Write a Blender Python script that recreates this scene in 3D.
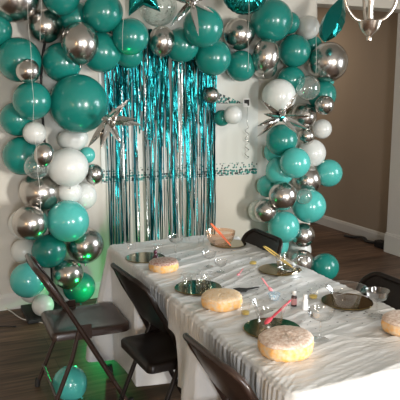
import bpy, bmesh, math, random
import numpy as np
from mathutils import Vector, Matrix, Euler, Quaternion

random.seed(7)
for o in list(bpy.data.objects):
    bpy.data.objects.remove(o)
SC = bpy.context.scene
COL = SC.collection
PI = math.pi

# ------------------------------------------------------------------ camera
cam_d = bpy.data.cameras.new('camera')
cam_d.lens = 55.08
cam_d.sensor_width = 36.0
cam_d.clip_start = 0.05
cam = bpy.data.objects.new('camera', cam_d)
cam.location = (0, 0, 1.6)
cam.rotation_euler = (math.radians(90 - 9.735), 0, math.radians(-23.964))
COL.objects.link(cam)
SC.camera = cam

# ------------------------------------------------------------------ world, exposure
world = bpy.data.worlds.new('world')
SC.world = world
world.use_nodes = True
world.node_tree.nodes['Background'].inputs[0].default_value = (0.75, 0.85, 1.0, 1)
world.node_tree.nodes['Background'].inputs[1].default_value = 1.0
SC.view_settings.view_transform = 'Standard'
SC.view_settings.look = 'None'
SC.view_settings.gamma = 1.0
SC.view_settings.use_curve_mapping = False
SC.view_settings.exposure = 0.38


def light(name, kind, loc, energy, color, size=None, sizey=None, aim=None, **kw):
    d = bpy.data.lights.new(name, kind)
    d.energy = energy
    d.color = color
    if kind == 'AREA':
        d.shape = 'RECTANGLE'
        d.size = size
        d.size_y = sizey or size
    elif size is not None:
        d.shadow_soft_size = size
    for k, v in kw.items():
        setattr(d, k, v)
    o = bpy.data.objects.new(name, d)
    o.location = loc
    if aim is not None:
        o.rotation_euler = (Vector(aim) - Vector(loc)).to_track_quat('-Z', 'Y').to_euler()
    COL.objects.link(o)
    return o


# daylight through the windows (near wall behind the camera, right wall)
light('window_daylight', 'AREA', (-0.20, -3.12, 1.30), 42, (0.96, 0.97, 1.0), 0.7, 1.4, (0.7, 4, 0.2), spread=math.radians(110))
light('window_daylight', 'AREA', (3.00, -3.12, 1.30), 92, (1.0, 0.965, 0.90), 0.7, 1.3, (1.0, 4, 0.1), spread=math.radians(100))
light('window_daylight', 'AREA', (4.85, 2.0, 1.55), 48, (0.86, 0.94, 1.0), 1.5, 1.3, (1.2, 2.3, 0.7), spread=math.radians(120))
# added general fill under the ceiling, warm wall lamp at the left, added hall fill
light('ceiling_fill_light', 'AREA', (1.2, -0.6, 2.66), 12, (1.0, 0.84, 0.64), 0.45, 0.45, (1.2, -0.6, 0))
light('wall_lamp_light', 'POINT', (-2.2, -0.6, 1.3), 34, (1.0, 0.66, 0.36), 0.07)
light('hall_fill_light', 'AREA', (3.4, 6.4, 2.68), 12, (1.0, 0.86, 0.70), 0.4, 0.4, (3.6, 6.4, 0))
# green party light standing on the floor by the back wall
PLX, PLY = 1.07, 4.20
light('party_light_glow', 'POINT', (PLX, PLY, 0.15), 2.2, (0.02, 1.0, 0.22), 0.03)
light('party_light_beam', 'SPOT', (PLX, PLY, 0.15), 60, (0.02, 1.0, 0.22), 0.02, None, (1.36, 4.25, 1.94), spot_size=math.radians(5), spot_blend=0.6)
light('party_light_beam', 'SPOT', (PLX, PLY, 0.15), 4, (0.02, 1.0, 0.22), 0.02, None, (0.68, 3.05, 0.0), spot_size=math.radians(34), spot_blend=0.9)


# ------------------------------------------------------------------ materials
def new_mat(name):
    m = bpy.data.materials.new(name)
    m.use_nodes = True
    nt = m.node_tree
    return m, nt, nt.nodes['Principled BSDF']


def pbr(name, col, rough=0.5, metal=0.0, coat=0.0, spec=0.5, bump=None, vary=None, sss=0.0):
    m, nt, b = new_mat(name)
    b.inputs['Base Color'].default_value = (*col, 1)
    b.inputs['Roughness'].default_value = rough
    b.inputs['Metallic'].default_value = metal
    b.inputs['Coat Weight'].default_value = coat
    b.inputs['Coat Roughness'].default_value = 0.08
    b.inputs['Specular IOR Level'].default_value = spec
    if sss:
        b.inputs['Subsurface Weight'].default_value = sss
        b.inputs['Subsurface Radius'].default_value = (0.02, 0.03, 0.03)
    tc = nt.nodes.new('ShaderNodeTexCoord')
    if bump:
        n = nt.nodes.new('ShaderNodeTexNoise')
        n.inputs['Scale'].default_value = bump[0]
        n.inputs['Detail'].default_value = 3
        bp = nt.nodes.new('ShaderNodeBump')
        bp.inputs['Strength'].default_value = bump[1]
        bp.inputs['Distance'].default_value = bump[2] if len(bump) > 2 else 0.01
        nt.links.new(tc.outputs['Object'], n.inputs['Vector'])
        nt.links.new(n.outputs['Fac'], bp.inputs['Height'])
        nt.links.new(bp.outputs['Normal'], b.inputs['Normal'])
    if vary:
        n = nt.nodes.new('ShaderNodeTexNoise')
        n.inputs['Scale'].default_value = vary[0]
        n.inputs['Detail'].default_value = 4
        r = nt.nodes.new('ShaderNodeMix')
        r.data_type = 'RGBA'
        r.inputs[6].default_value = (*col, 1)
        r.inputs[7].default_value = (*vary[1], 1)
        nt.links.new(tc.outputs['Object'], n.inputs['Vector'])
        mr = nt.nodes.new('ShaderNodeMapRange')
        mr.inputs[1].default_value = 0.35
        mr.inputs[2].default_value = 0.65
        nt.links.new(n.outputs['Fac'], mr.inputs[0])
        nt.links.new(mr.outputs[0], r.inputs[0])
        nt.links.new(r.outputs[2], b.inputs['Base Color'])
    return m


def clear(name, tint=(1, 1, 1), refl=1.0, rough=0.03, milky=0.0, mcol=(0.9, 0.9, 0.9)):
    """thin clear plastic or glass wall"""
    m = bpy.data.materials.new(name)
    m.use_nodes = True
    nt = m.node_tree
    nt.nodes.remove(nt.nodes['Principled BSDF'])
    out = nt.nodes['Material Output']
    tr = nt.nodes.new('ShaderNodeBsdfTransparent')
    tr.inputs[0].default_value = (*tint, 1)
    gl = nt.nodes.new('ShaderNodeBsdfGlossy')
    gl.inputs['Roughness'].default_value = rough
    lw = nt.nodes.new('ShaderNodeLayerWeight')
    lw.inputs['Blend'].default_value = 0.28
    mu = nt.nodes.new('ShaderNodeMath')
    mu.operation = 'MULTIPLY_ADD'
    mu.inputs[1].default_value = 0.75 * refl
    mu.inputs[2].default_value = 0.06 * refl
    nt.links.new(lw.outputs['Facing'], mu.inputs[0])
    mx = nt.nodes.new('ShaderNodeMixShader')
    nt.links.new(mu.outputs[0], mx.inputs[0])
    last = tr
    if milky:
        df = nt.nodes.new('ShaderNodeBsdfDiffuse')
        df.inputs[0].default_value = (*mcol, 1)
        m2 = nt.nodes.new('ShaderNodeMixShader')
        m2.inputs[0].default_value = milky
        nt.links.new(tr.outputs[0], m2.inputs[1])
        nt.links.new(df.outputs[0], m2.inputs[2])
        last = m2
    nt.links.new(last.outputs[0], mx.inputs[1])
    nt.links.new(gl.outputs[0], mx.inputs[2])
    nt.links.new(mx.outputs[0], out.inputs['Surface'])
    return m


M = {}
M['wall'] = pbr('painted_wall', (0.61, 0.58, 0.515), 0.75, bump=(60, 0.08, 0.002))
M['hall_wall'] = pbr('taupe_hall_wall', (0.36, 0.28, 0.205), 0.8, bump=(60, 0.08, 0.002))
M['ceiling'] = pbr('ceiling_paint', (0.62, 0.60, 0.56), 0.85)
M['trim'] = pbr('trim_paint', (0.66, 0.64, 0.60), 0.4)
M['teal'] = pbr('teal_latex', (0.009, 0.195, 0.160), 0.26, coat=0.3)
M['aqua'] = pbr('aqua_latex', (0.07, 0.43, 0.385), 0.24, coat=0.4)
M['white_latex'] = pbr('white_latex', (0.66, 0.67, 0.64), 0.28, coat=0.3)
M['chrome'] = pbr('chrome_latex', (0.52, 0.49, 0.46), 0.24, metal=1.0)
M['clear_latex'] = clear('clear_latex', (0.93, 0.97, 0.95), 1.0, 0.05, 0.10, (0.8, 0.85, 0.82))
M['silver_foil'] = pbr('silver_foil', (0.62, 0.60, 0.57), 0.14, metal=1.0, bump=(28, 0.5, 0.01))
M['teal_foil'] = pbr('teal_foil', (0.02, 0.30, 0.29), 0.16, metal=1.0, bump=(22, 0.5, 0.012))
M['ribbon'] = pbr('ribbon', (0.62, 0.60, 0.55), 0.35)
M['brown_metal'] = pbr('brown_painted_metal', (0.036, 0.021, 0.016), 0.28, coat=0.1, spec=0.35, bump=(350, 0.02, 0.001))
M['shaded_brown_metal'] = pbr('shaded_brown_painted_metal', (0.010, 0.0065, 0.005), 0.36, coat=0.03, spec=0.2, bump=(350, 0.02, 0.001))  # same brown chair paint, its colour darkened to stand for shade
M['rubber'] = pbr('black_rubber', (0.015, 0.014, 0.013), 0.7)
M['black'] = pbr('matte_black', (0.012, 0.011, 0.011), 0.6)
M['nickel'] = pbr('brushed_nickel', (0.62, 0.56, 0.50), 0.24, metal=1.0)
M['bulb'] = pbr('frosted_bulb', (0.9, 0.85, 0.75), 0.3)
M['mirror_gold'] = pbr('gold_mirror', (0.24, 0.175, 0.07), 0.09, metal=1.0)
M['plastic'] = clear('clear_plastic')
M['glass'] = clear('clear_glass', refl=1.15, rough=0.01)
M['amber_plastic'] = clear('amber_plastic', (1.0, 0.84, 0.72), 1.0, 0.03, 0.10, (0.75, 0.5, 0.35))
M['yellow'] = pbr('yellow_filling', (0.55, 0.40, 0.08), 0.5)
M['gold_plastic'] = pbr('gold_plastic', (0.78, 0.56, 0.16), 0.3)
M['orange'] = pbr('coral_plastic', (0.80, 0.17, 0.07), 0.3)
M['pink'] = pbr('pink_plastic', (0.82, 0.09, 0.14), 0.3)
M['soft_pink'] = pbr('soft_pink_plastic', (0.80, 0.30, 0.34), 0.35)
M['purple'] = pbr('purple_glass', (0.06, 0.015, 0.03), 0.15)
M['white_plastic'] = pbr('white_plastic', (0.75, 0.75, 0.74), 0.35)
M['label_pink'] = pbr('pink_label', (0.50, 0.24, 0.24), 0.5)
M['label_white'] = pbr('white_label', (0.62, 0.66, 0.68), 0.5)
M['dark_bottle'] = pbr('dark_bottle', (0.05, 0.03, 0.03), 0.2)
M['sponge'] = pbr('golden_sponge', (0.80, 0.40, 0.09), 0.75, bump=(120, 0.6, 0.004), vary=(55, (0.66, 0.50, 0.33)))
M['sugar'] = pbr('sugared_crust', (0.52, 0.36, 0.27), 0.8, bump=(160, 0.7, 0.004), vary=(90, (0.74, 0.63, 0.54)))
M['pale_crust'] = pbr('pale_golden_crust', (0.70, 0.47, 0.24), 0.8, bump=(160, 0.7, 0.004), vary=(110, (0.74, 0.60, 0.44)))
M['glaze'] = pbr('brown_glaze', (0.22, 0.07, 0.04), 0.35, bump=(160, 0.5, 0.004), vary=(110, (0.60, 0.48, 0.42)))
M['wire_white'] = pbr('white_cable', (0.6, 0.58, 0.53), 0.5)


def patterned(name, c1, c2, scale):
    m, nt, b = new_mat(name)
    tc = nt.nodes.new('ShaderNodeTexCoord')
    v = nt.nodes.new('ShaderNodeTexVoronoi')
    v.inputs['Scale'].default_value = scale
    cr = nt.nodes.new('ShaderNodeMath')
    cr.operation = 'GREATER_THAN'
    cr.inputs[1].default_value = 0.42
    mx = nt.nodes.new('ShaderNodeMix')
    mx.data_type = 'RGBA'
    mx.inputs[6].default_value = (*c1, 1)
    mx.inputs[7].default_value = (*c2, 1)
    nt.links.new(tc.outputs['Object'], v.inputs['Vector'])
    nt.links.new(v.outputs['Distance'], cr.inputs[0])
    nt.links.new(cr.outputs[0], mx.inputs[0])
    nt.links.new(mx.outputs[2], b.inputs['Base Color'])
    b.inputs['Roughness'].default_value = 0.5
    return m


M['blue_pattern'] = patterned('blue_and_white_pattern', (0.10, 0.35, 0.55), (0.75, 0.82, 0.85), 190)


def wood_floor():
    m, nt, b = new_mat('dark_wood_planks')
    N, L = nt.nodes.new, nt.links.new
    tc = N('ShaderNodeTexCoord')
    br = N('ShaderNodeTexBrick')
    br.inputs['Scale'].default_value = 1.0
    br.inputs['Brick Width'].default_value = 1.25
    br.inputs['Row Height'].default_value = 0.19
    br.inputs['Mortar Size'].default_value = 0.0022
    br.inputs['Mortar Smooth'].default_value = 0.3
    br.inputs['Color1'].default_value = (0.30, 0.30, 0.30, 1)
    br.inputs['Color2'].default_value = (0.80, 0.80, 0.80, 1)
    br.inputs['Mortar'].default_value = (0, 0, 0, 1)
    L(tc.outputs['Object'], br.inputs['Vector'])
    mp = N('ShaderNodeMapping')
    mp.inputs['Scale'].default_value = (2.2, 26, 1)
    L(tc.outputs['Object'], mp.inputs['Vector'])
    n = N('ShaderNodeTexNoise')
    n.inputs['Scale'].default_value = 1.0
    n.inputs['Detail'].default_value = 6
    n.inputs['Roughness'].default_value = 0.62
    n.inputs['Distortion'].default_value = 0.6
    L(mp.outputs[0], n.inputs['Vector'])
    cr = N('ShaderNodeValToRGB')
    cr.color_ramp.elements[0].position = 0.32
    cr.color_ramp.elements[0].color = (0.060, 0.034, 0.022, 1)
    cr.color_ramp.elements[1].position = 0.72
    cr.color_ramp.elements[1].color = (0.28, 0.165, 0.105, 1)
    L(n.outputs['Fac'], cr.inputs[0])
    mx = N('ShaderNodeMix')
    mx.data_type = 'RGBA'
    mx.blend_type = 'MULTIPLY'
    mx.inputs[0].default_value = 0.75
    L(cr.outputs[0], mx.inputs[6])
    L(br.outputs['Color'], mx.inputs[7])
    L(mx.outputs[2], b.inputs['Base Color'])
    b.inputs['Roughness'].default_value = 0.5
    b.inputs['Specular IOR Level'].default_value = 0.3
    bp = N('ShaderNodeBump')
    bp.inputs['Strength'].default_value = 0.25
    bp.inputs['Distance'].default_value = 0.003
    L(br.outputs['Color'], bp.inputs['Height'])
    L(bp.outputs['Normal'], b.inputs['Normal'])
    return m


M['floor'] = wood_floor()


def cloth_mat():
    m, nt, b = new_mat('white_satin_plastic')
    N, L = nt.nodes.new, nt.links.new
    tc = N('ShaderNodeTexCoord')
    b.inputs['Base Color'].default_value = (0.60, 0.60, 0.585, 1)
    b.inputs['Roughness'].default_value = 0.28
    b.inputs['Sheen Weight'].default_value = 0.1
    mp = N('ShaderNodeMapping')
    mp.inputs['Rotation'].default_value = (0, 0, 0.25)
    mp.inputs['Scale'].default_value = (7, 40, 12)
    L(tc.outputs['Object'], mp.inputs['Vector'])
    n = N('ShaderNodeTexNoise')
    n.inputs['Scale'].default_value = 1.0
    n.inputs['Detail'].default_value = 4
    n.inputs['Distortion'].default_value = 0.7
    L(mp.outputs[0], n.inputs['Vector'])
    bp = N('ShaderNodeBump')
    bp.inputs['Strength'].default_value = 0.55
    bp.inputs['Distance'].default_value = 0.008
    L(n.outputs['Fac'], bp.inputs['Height'])
    L(bp.outputs['Normal'], b.inputs['Normal'])
    return m


M['cloth'] = cloth_mat()


def banner_mat():
    """white film printed with teal confetti along the bottom and a confetti triangle"""
    m, nt, b = new_mat('printed_white_banner')
    N, L = nt.nodes.new, nt.links.new

    def math_(op, a, b_=None, c=None):
        n = N('ShaderNodeMath')
        n.operation = op
        for i, v in enumerate((a, b_, c)):
            if v is None:
                continue
            if isinstance(v, (int, float)):
                n.inputs[i].default_value = v
            else:
                L(v, n.inputs[i])
        return n.outputs[0]
    tc = N('ShaderNodeTexCoord')
    sp = N('ShaderNodeSeparateXYZ')
    L(tc.outputs['Object'], sp.inputs[0])
    x, z = sp.outputs[0], sp.outputs[2]
    cb = N('ShaderNodeCombineXYZ')
    L(x, cb.inputs[0])
    L(z, cb.inputs[1])

    def dots(scale, size, thin):
        v = N('ShaderNodeTexVoronoi')
        v.voronoi_dimensions = '2D'
        v.inputs['Scale'].default_value = scale
        v.inputs['Randomness'].default_value = 0.75
        L(cb.outputs[0], v.inputs['Vector'])
        d = math_('LESS_THAN', v.outputs['Distance'], size)
        sc = N('ShaderNodeSeparateColor')
        L(v.outputs['Color'], sc.inputs[0])
        keep = math_('GREATER_THAN', sc.outputs[1], thin)
        return math_('MULTIPLY', d, keep), sc.outputs[0]
    d1, r1 = dots(48, 0.50, 0.05)
    band = math_('MULTIPLY', math_('GREATER_THAN', z, 0.925), math_('LESS_THAN', z, 0.975))
    d2, r2 = dots(48, 0.36, 0.45)
    band2 = math_('MULTIPLY', math_('GREATER_THAN', z, 0.97), math_('LESS_THAN', z, 1.03))
    a = math_('MAXIMUM', math_('MULTIPLY', d1, band), math_('MULTIPLY', d2, band2))
    # triangle between x 2.12 and 2.44, z from 1.53 up to a falling edge
    edge = math_('MULTIPLY_ADD', math_('SUBTRACT', x, 2.10), -0.37, 1.665)
    tri = math_('MULTIPLY', math_('LESS_THAN', z, edge), math_('GREATER_THAN', z, 1.53))
    tri = math_('MULTIPLY', tri, math_('MULTIPLY', math_('GREATER_THAN', x, 2.10), math_('LESS_THAN', x, 2.45)))
    d3, r3 = dots(46, 0.52, 0.05)
    a = math_('MAXIMUM', a, math_('MULTIPLY', tri, d3))
    col = N('ShaderNodeMix')
    col.data_type = 'RGBA'
    col.inputs[6].default_value = (0.01, 0.20, 0.17, 1)
    col.inputs[7].default_value = (0.03, 0.04, 0.04, 1)
    L(math_('GREATER_THAN', r1, 0.6), col.inputs[0])
    mx = N('ShaderNodeMix')
    mx.data_type = 'RGBA'
    mx.inputs[6].default_value = (0.60, 0.61, 0.57, 1)
    L(a, mx.inputs[0])
    L(col.outputs[2], mx.inputs[7])
    L(mx.outputs[2], b.inputs['Base Color'])
    b.inputs['Roughness'].default_value = 0.45
    return m


M['banner'] = banner_mat()


# ------------------------------------------------------------------ helpers
def link_mesh(name, me, mat, parent=None, loc=None, rot=None, smooth=True):
    if mat is not None:
        me.materials.append(mat)
    if smooth:
        me.shade_smooth()
    o = bpy.data.objects.new(name, me)
    COL.objects.link(o)
    if parent is not None:
        o.parent = parent
    if loc is not None:
        o.location = loc
    if rot is not None:
        o.rotation_euler = rot
    return o


def from_bm(name, bm, mat, parent=None, loc=None, rot=None, smooth=False, angle=None):
    bmesh.ops.recalc_face_normals(bm, faces=bm.faces)
    me = bpy.data.meshes.new(name)
    bm.to_mesh(me)
    bm.free()
    o = link_mesh(name, me, mat, parent, loc, rot, smooth)
    if angle:
        me.set_sharp_from_angle(angle=math.radians(angle))
    return o


def from_np(name, verts, faces, mat, parent=None, loc=None, smooth=True):
    me = bpy.data.meshes.new(name)
    me.from_pydata([tuple(v) for v in verts], [], [tuple(int(i) for i in f) for f in faces])
    me.update()
    return link_mesh(name, me, mat, parent, loc, None, smooth)


def add_box(bm, lo, hi, bevel=0.0):
    r = bmesh.ops.create_cube(bm, size=1)
    vs = r['verts']
    for v in vs:
        v.co = Vector([lo[i] + (v.co[i] + 0.5) * (hi[i] - lo[i]) for i in range(3)])
    if bevel:
        es = list({e for v in vs for e in v.link_edges})
        bmesh.ops.bevel(bm, geom=es, offset=bevel, segments=2, affect='EDGES', profile=0.5)


def add_tube(bm, pts, r, seg=10, cap=True, flat=1.0):
    pts = [Vector(p) for p in pts]
    rs = r if isinstance(r, (list, tuple)) else [r] * len(pts)
    up = Vector((0, 0, 1))
    rings = []
    prev = None
    for i, p in enumerate(pts):
        a = pts[max(i - 1, 0)]
        b = pts[min(i + 1, len(pts) - 1)]
        t = (b - a).normalized()
        if prev is None:
            u = t.cross(up if abs(t.z) < 0.9 else Vector((1, 0, 0))).normalized()
        else:
            u = (prev - t * prev.dot(t)).normalized()
        prev = u
        w = t.cross(u)
        rings.append([bm.verts.new(p + (u * math.cos(2 * PI * k / seg) + w * math.sin(2 * PI * k / seg) * flat) * rs[i]) for k in range(seg)])
    for i in range(len(rings) - 1):
        for k in range(seg):
            bm.faces.new((rings[i][k], rings[i][(k + 1) % seg], rings[i + 1][(k + 1) % seg], rings[i + 1][k]))
    if cap:
        bm.faces.new(rings[0][::-1])
        bm.faces.new(rings[-1])


def add_lathe(bm, prof, seg=32, off=(0, 0, 0), cap0=True, cap1=False):
    rings = []
    for (r, z) in prof:
        rings.append([bm.verts.new((off[0] + r * math.cos(2 * PI * k / seg), off[1] + r * math.sin(2 * PI * k / seg), off[2] + z)) for k in range(seg)])
    for i in range(len(rings) - 1):
        for k in range(seg):
            bm.faces.new((rings[i][k], rings[i][(k + 1) % seg], rings[i + 1][(k + 1) % seg], rings[i + 1][k]))
    if cap0:
        bm.faces.new(rings[0][::-1])
    if cap1:
        bm.faces.new(rings[-1])


def arc(pts, n=8):
    """smooth polyline through points (Catmull-Rom)"""
    P = [Vector(p) for p in pts]
    P = [P[0] * 2 - P[1]] + P + [P[-1] * 2 - P[-2]]
    out = []
    for i in range(1, len(P) - 2):
        for k in range(n):
            t = k / n
            a, b, c, d = P[i - 1], P[i], P[i + 1], P[i + 2]
            out.append(0.5 * ((2 * b) + (c - a) * t + (2 * a - 5 * b + 4 * c - d) * t * t + (3 * b - a - 3 * c + d) * t ** 3))
    out.append(P[-2])
    return out


def tag(o, label=None, cat=None, group=None, kind=None):
    if label:
        o['label'] = label
    if cat:
        o['category'] = cat
    if group:
        o['group'] = group
    if kind:
        o['kind'] = kind
    return o


def thing(name, label, cat, loc=(0, 0, 0), rotz=0.0, group=None):
    o = bpy.data.objects.new(name, None)
    o.empty_display_size = 0.05
    o.location = loc
    o.rotation_euler = (0, 0, rotz)
    COL.objects.link(o)
    return tag(o, label, cat, group)


def copy_tree(o, parent=None):
    kids = list(o.children)
    c = o.copy()
    COL.objects.link(c)
    if parent is not None:
        c.parent = parent
    for ch in kids:
        copy_tree(ch, c)
    return c


def struct(name, bm, mat, smooth=False):
    o = from_bm(name, bm, mat, smooth=smooth)
    o['kind'] = 'structure'
    return o


# ------------------------------------------------------------------ room shell
W = 4.64           # front face of the back wall
OX0, OX1, OZ = 3.175, 4.27, 2.385     # opening into the hall
XL, XR, YN, YH, ZC = -2.6, 5.0, -3.2, 8.2, 2.75

bm = bmesh.new()
add_box(bm, (XL - 0.15, YN - 0.15, -0.1), (XR + 0.15, YH + 0.15, 0.0))
struct('floor', bm, M['floor'])
bm = bmesh.new()
add_box(bm, (XL - 0.15, YN - 0.15, ZC), (XR + 0.15, YH + 0.15, ZC + 0.1))
struct('ceiling', bm, M['ceiling'])
bm = bmesh.new()
add_box(bm, (XL, W, 0), (OX0, W + 0.20, ZC))
add_box(bm, (OX0, W, OZ), (OX1, W + 0.20, ZC))
add_box(bm, (OX1, W, 0), (XR, W + 0.20, ZC))
struct('wall_back', bm, M['wall'])
bm = bmesh.new()
add_box(bm, (XL - 0.15, YN - 0.15, 0), (XL, YH, ZC))
struct('wall_left', bm, M['wall'])


def wall_with_holes(name, axis, a0, a1, t0, t1, holes, mat):
    bm = bmesh.new()

    def bx(u0, u1, z0, z1):
        if u1 - u0 < 1e-4 or z1 - z0 < 1e-4:
            return
        if axis == 'x':
            add_box(bm, (u0, t0, z0), (u1, t1, z1))
        else:
            add_box(bm, (t0, u0, z0), (t1, u1, z1))
    u = a0
    for (h0, h1, z0, z1) in holes:
        bx(u, h0, 0, ZC)
        bx(h0, h1, 0, z0)
        bx(h0, h1, z1, ZC)
        u = h1
    bx(u, a1, 0, ZC)
    return struct(name, bm, mat)


HN = [(-0.60, 0.20, 0.6, 2.05), (2.60, 3.40, 0.6, 2.05)]
HR = [(1.25, 2.75, 0.9, 2.2)]
wall_with_holes('wall_near', 'x', XL, XR, YN - 0.15, YN, HN, M['wall'])
wall_with_holes('wall_right', 'y', YN - 0.15, W + 0.20, XR, XR + 0.15, HR, M['wall'])


def window(name, axis, u0, u1, z0, z1, t0, t1):
    root = bpy.data.objects.new(name, None)
    COL.objects.link(root)
    root['kind'] = 'structure'
    bm = bmesh.new()

    def bx(a, b, c, d):
        if axis == 'x':
            add_box(bm, (a, t0, c), (b, t1, d))
        else:
            add_box(bm, (t0, a, c), (t1, b, d))
    f = 0.045
    bx(u0, u1, z0, z0 + f)
    bx(u0, u1, z1 - f, z1)
    bx(u0, u0 + f, z0 + f, z1 - f)
    bx(u1 - f, u1, z0 + f, z1 - f)
    bx(u0 + f, u1 - f, (z0 + z1) / 2 - 0.02, (z0 + z1) / 2 + 0.02)
    from_bm('window_frame', bm, M['trim'], root)


window('window_1', 'x', *HN[0], YN - 0.12, YN - 0.06)
window('window_2', 'x', *HN[1], YN - 0.12, YN - 0.06)
window('window_3', 'y', *HR[0], XR + 0.06, XR + 0.12)

# hall behind the opening
bm = bmesh.new()
add_box(bm, (4.45, W + 0.20, 0), (4.6, YH, ZC))
struct('wall_hall_right', bm, M['hall_wall'])
bm = bmesh.new()
add_box(bm, (XL, YH, 0), (XR, YH + 0.15, ZC))
struct('wall_hall_end', bm, M['hall_wall'])
bm = bmesh.new()
add_box(bm, (XL, W + 0.20, 0), (XL + 0.1, YH, ZC))
struct('wall_hall_left', bm, M['hall_wall'])


def baseboard(name, p0, p1, nrm, h=0.125):
    """profiled baseboard from p0 to p1 along a wall, nrm = into the room"""
    bm = bmesh.new()
    prof = [(0.0, 0.0), (0.016, 0.0), (0.016, h * 0.74), (0.012, h * 0.80), (0.012, h * 0.86), (0.006, h * 0.97), (0.0, h)]
    ends = []
    for p in (p0, p1):
        ends.append([bm.verts.new((p[0] + nrm[0] * a, p[1] + nrm[1] * a, z)) for a, z in prof])
    n = len(prof)
    for i in range(n):
        bm.faces.new((ends[0][i], ends[0][(i + 1) % n], ends[1][(i + 1) % n], ends[1][i]))
    bm.faces.new(ends[0])
    bm.faces.new(ends[1][::-1])
    return struct(name, bm, M['trim'])


baseboard('baseboard_back', (XL, W), (OX0, W), (0, -1))
baseboard('baseboard_hall', (4.45, W + 0.20), (4.45, YH), (-1, 0))
baseboard('baseboard_hall_end', (XL, YH), (4.45, YH), (0, -1))
baseboard('baseboard_left', (XL, YN), (XL, W), (1, 0))
baseboard('baseboard_right', (OX1 + 0.19, W), (XR, W), (0, -1))
# white column trim at the right side of the opening with its plinth block
bm = bmesh.new()
add_box(bm, (OX1 - 0.012, W - 0.02, 0.19), (OX1 + 0.17, W + 0.21, OZ), 0.004)
add_box(bm, (OX1 - 0.03, W - 0.045, 0.0), (OX1 + 0.19, W + 0.22, 0.19), 0.006)
add_box(bm, (OX1 - 0.022, W - 0.034, 0.19), (OX1 + 0.18, W + 0.215, 0.205), 0.004)
struct('trim_1', bm, M['trim'])

# ------------------------------------------------------------------ table
TX0, TX1, TY0, TY1, TZ = 0.905, 1.685, 1.39, 3.36, 0.742
tab = thing('folding_table', 'long folding table under the white cloth', 'table', ((TX0 + TX1) / 2, (TY0 + TY1) / 2, 0))
bm = bmesh.new()
hx, hy = (TX1 - TX0) / 2 - 0.02, (TY1 - TY0) / 2 - 0.02
add_box(bm, (-hx, -hy, 0.69), (hx, hy, 0.73), 0.008)
from_bm('tabletop', bm, M['white_plastic'], tab)
for sy in (-1, 1):
    for sx in (-1, 1):
        bm = bmesh.new()
        add_tube(bm, [(sx * (hx - 0.09), sy * (hy - 0.25), 0.69), (sx * (hx - 0.09), sy * (hy - 0.25), 0.0)], 0.014, 10)
        from_bm('leg', bm, M['rubber'], tab, smooth=True, angle=40)


def vnoise(x, y, seed):
    rs = np.random.RandomState(seed)
    G = rs.rand(256, 256)
    xi = np.floor(x).astype(int)
    yi = np.floor(y).astype(int)
    fx = x - xi
    fy = y - yi
    fx = fx * fx * (3 - 2 * fx)
    fy = fy * fy * (3 - 2 * fy)
    g = lambda a, b: G[a % 256, b % 256]
    return (g(xi, yi) * (1 - fx) + g(xi + 1, yi) * fx) * (1 - fy) + (g(xi, yi + 1) * (1 - fx) + g(xi + 1, yi + 1) * fx) * fy - 0.5


def sstep(a, b, v):
    t = np.clip((v - a) / (b - a), 0, 1)
    return t * t * (3 - 2 * t)


CHAIRS = [  # x, y, rotation (deg) ; side of the table
    (0.700, 3.075, -1.0),
    (1.000, 2.560, 3.7),
    (1.050, 1.745, 3.0),
    (1.475, 2.930, 180.0),
    (1.540, 1.930, 180.0),
]


def wrinkle(x, y):
    """height of creases on the table top"""
    c, s = math.cos(0.28), math.sin(0.28)
    u = x * c + y * s
    v = -x * s + y * c
    h = 0
    for k, (fu, fv, amp) in enumerate(((1.6, 6, 0.0070), (2.5, 15, 0.0050), (5.0, 38, 0.0022))):
        du = vnoise(u * 1.3 + 7 * k, v * 2 + 3, 11 + k) * 0.9
        n = vnoise(u * fu + 40, (v + du * 0.35) * fv + 40, 20 + k)
        h = h + amp * (1 - np.minimum(1, np.abs(n) * 4.5)) ** 1.5
    return h


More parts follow.
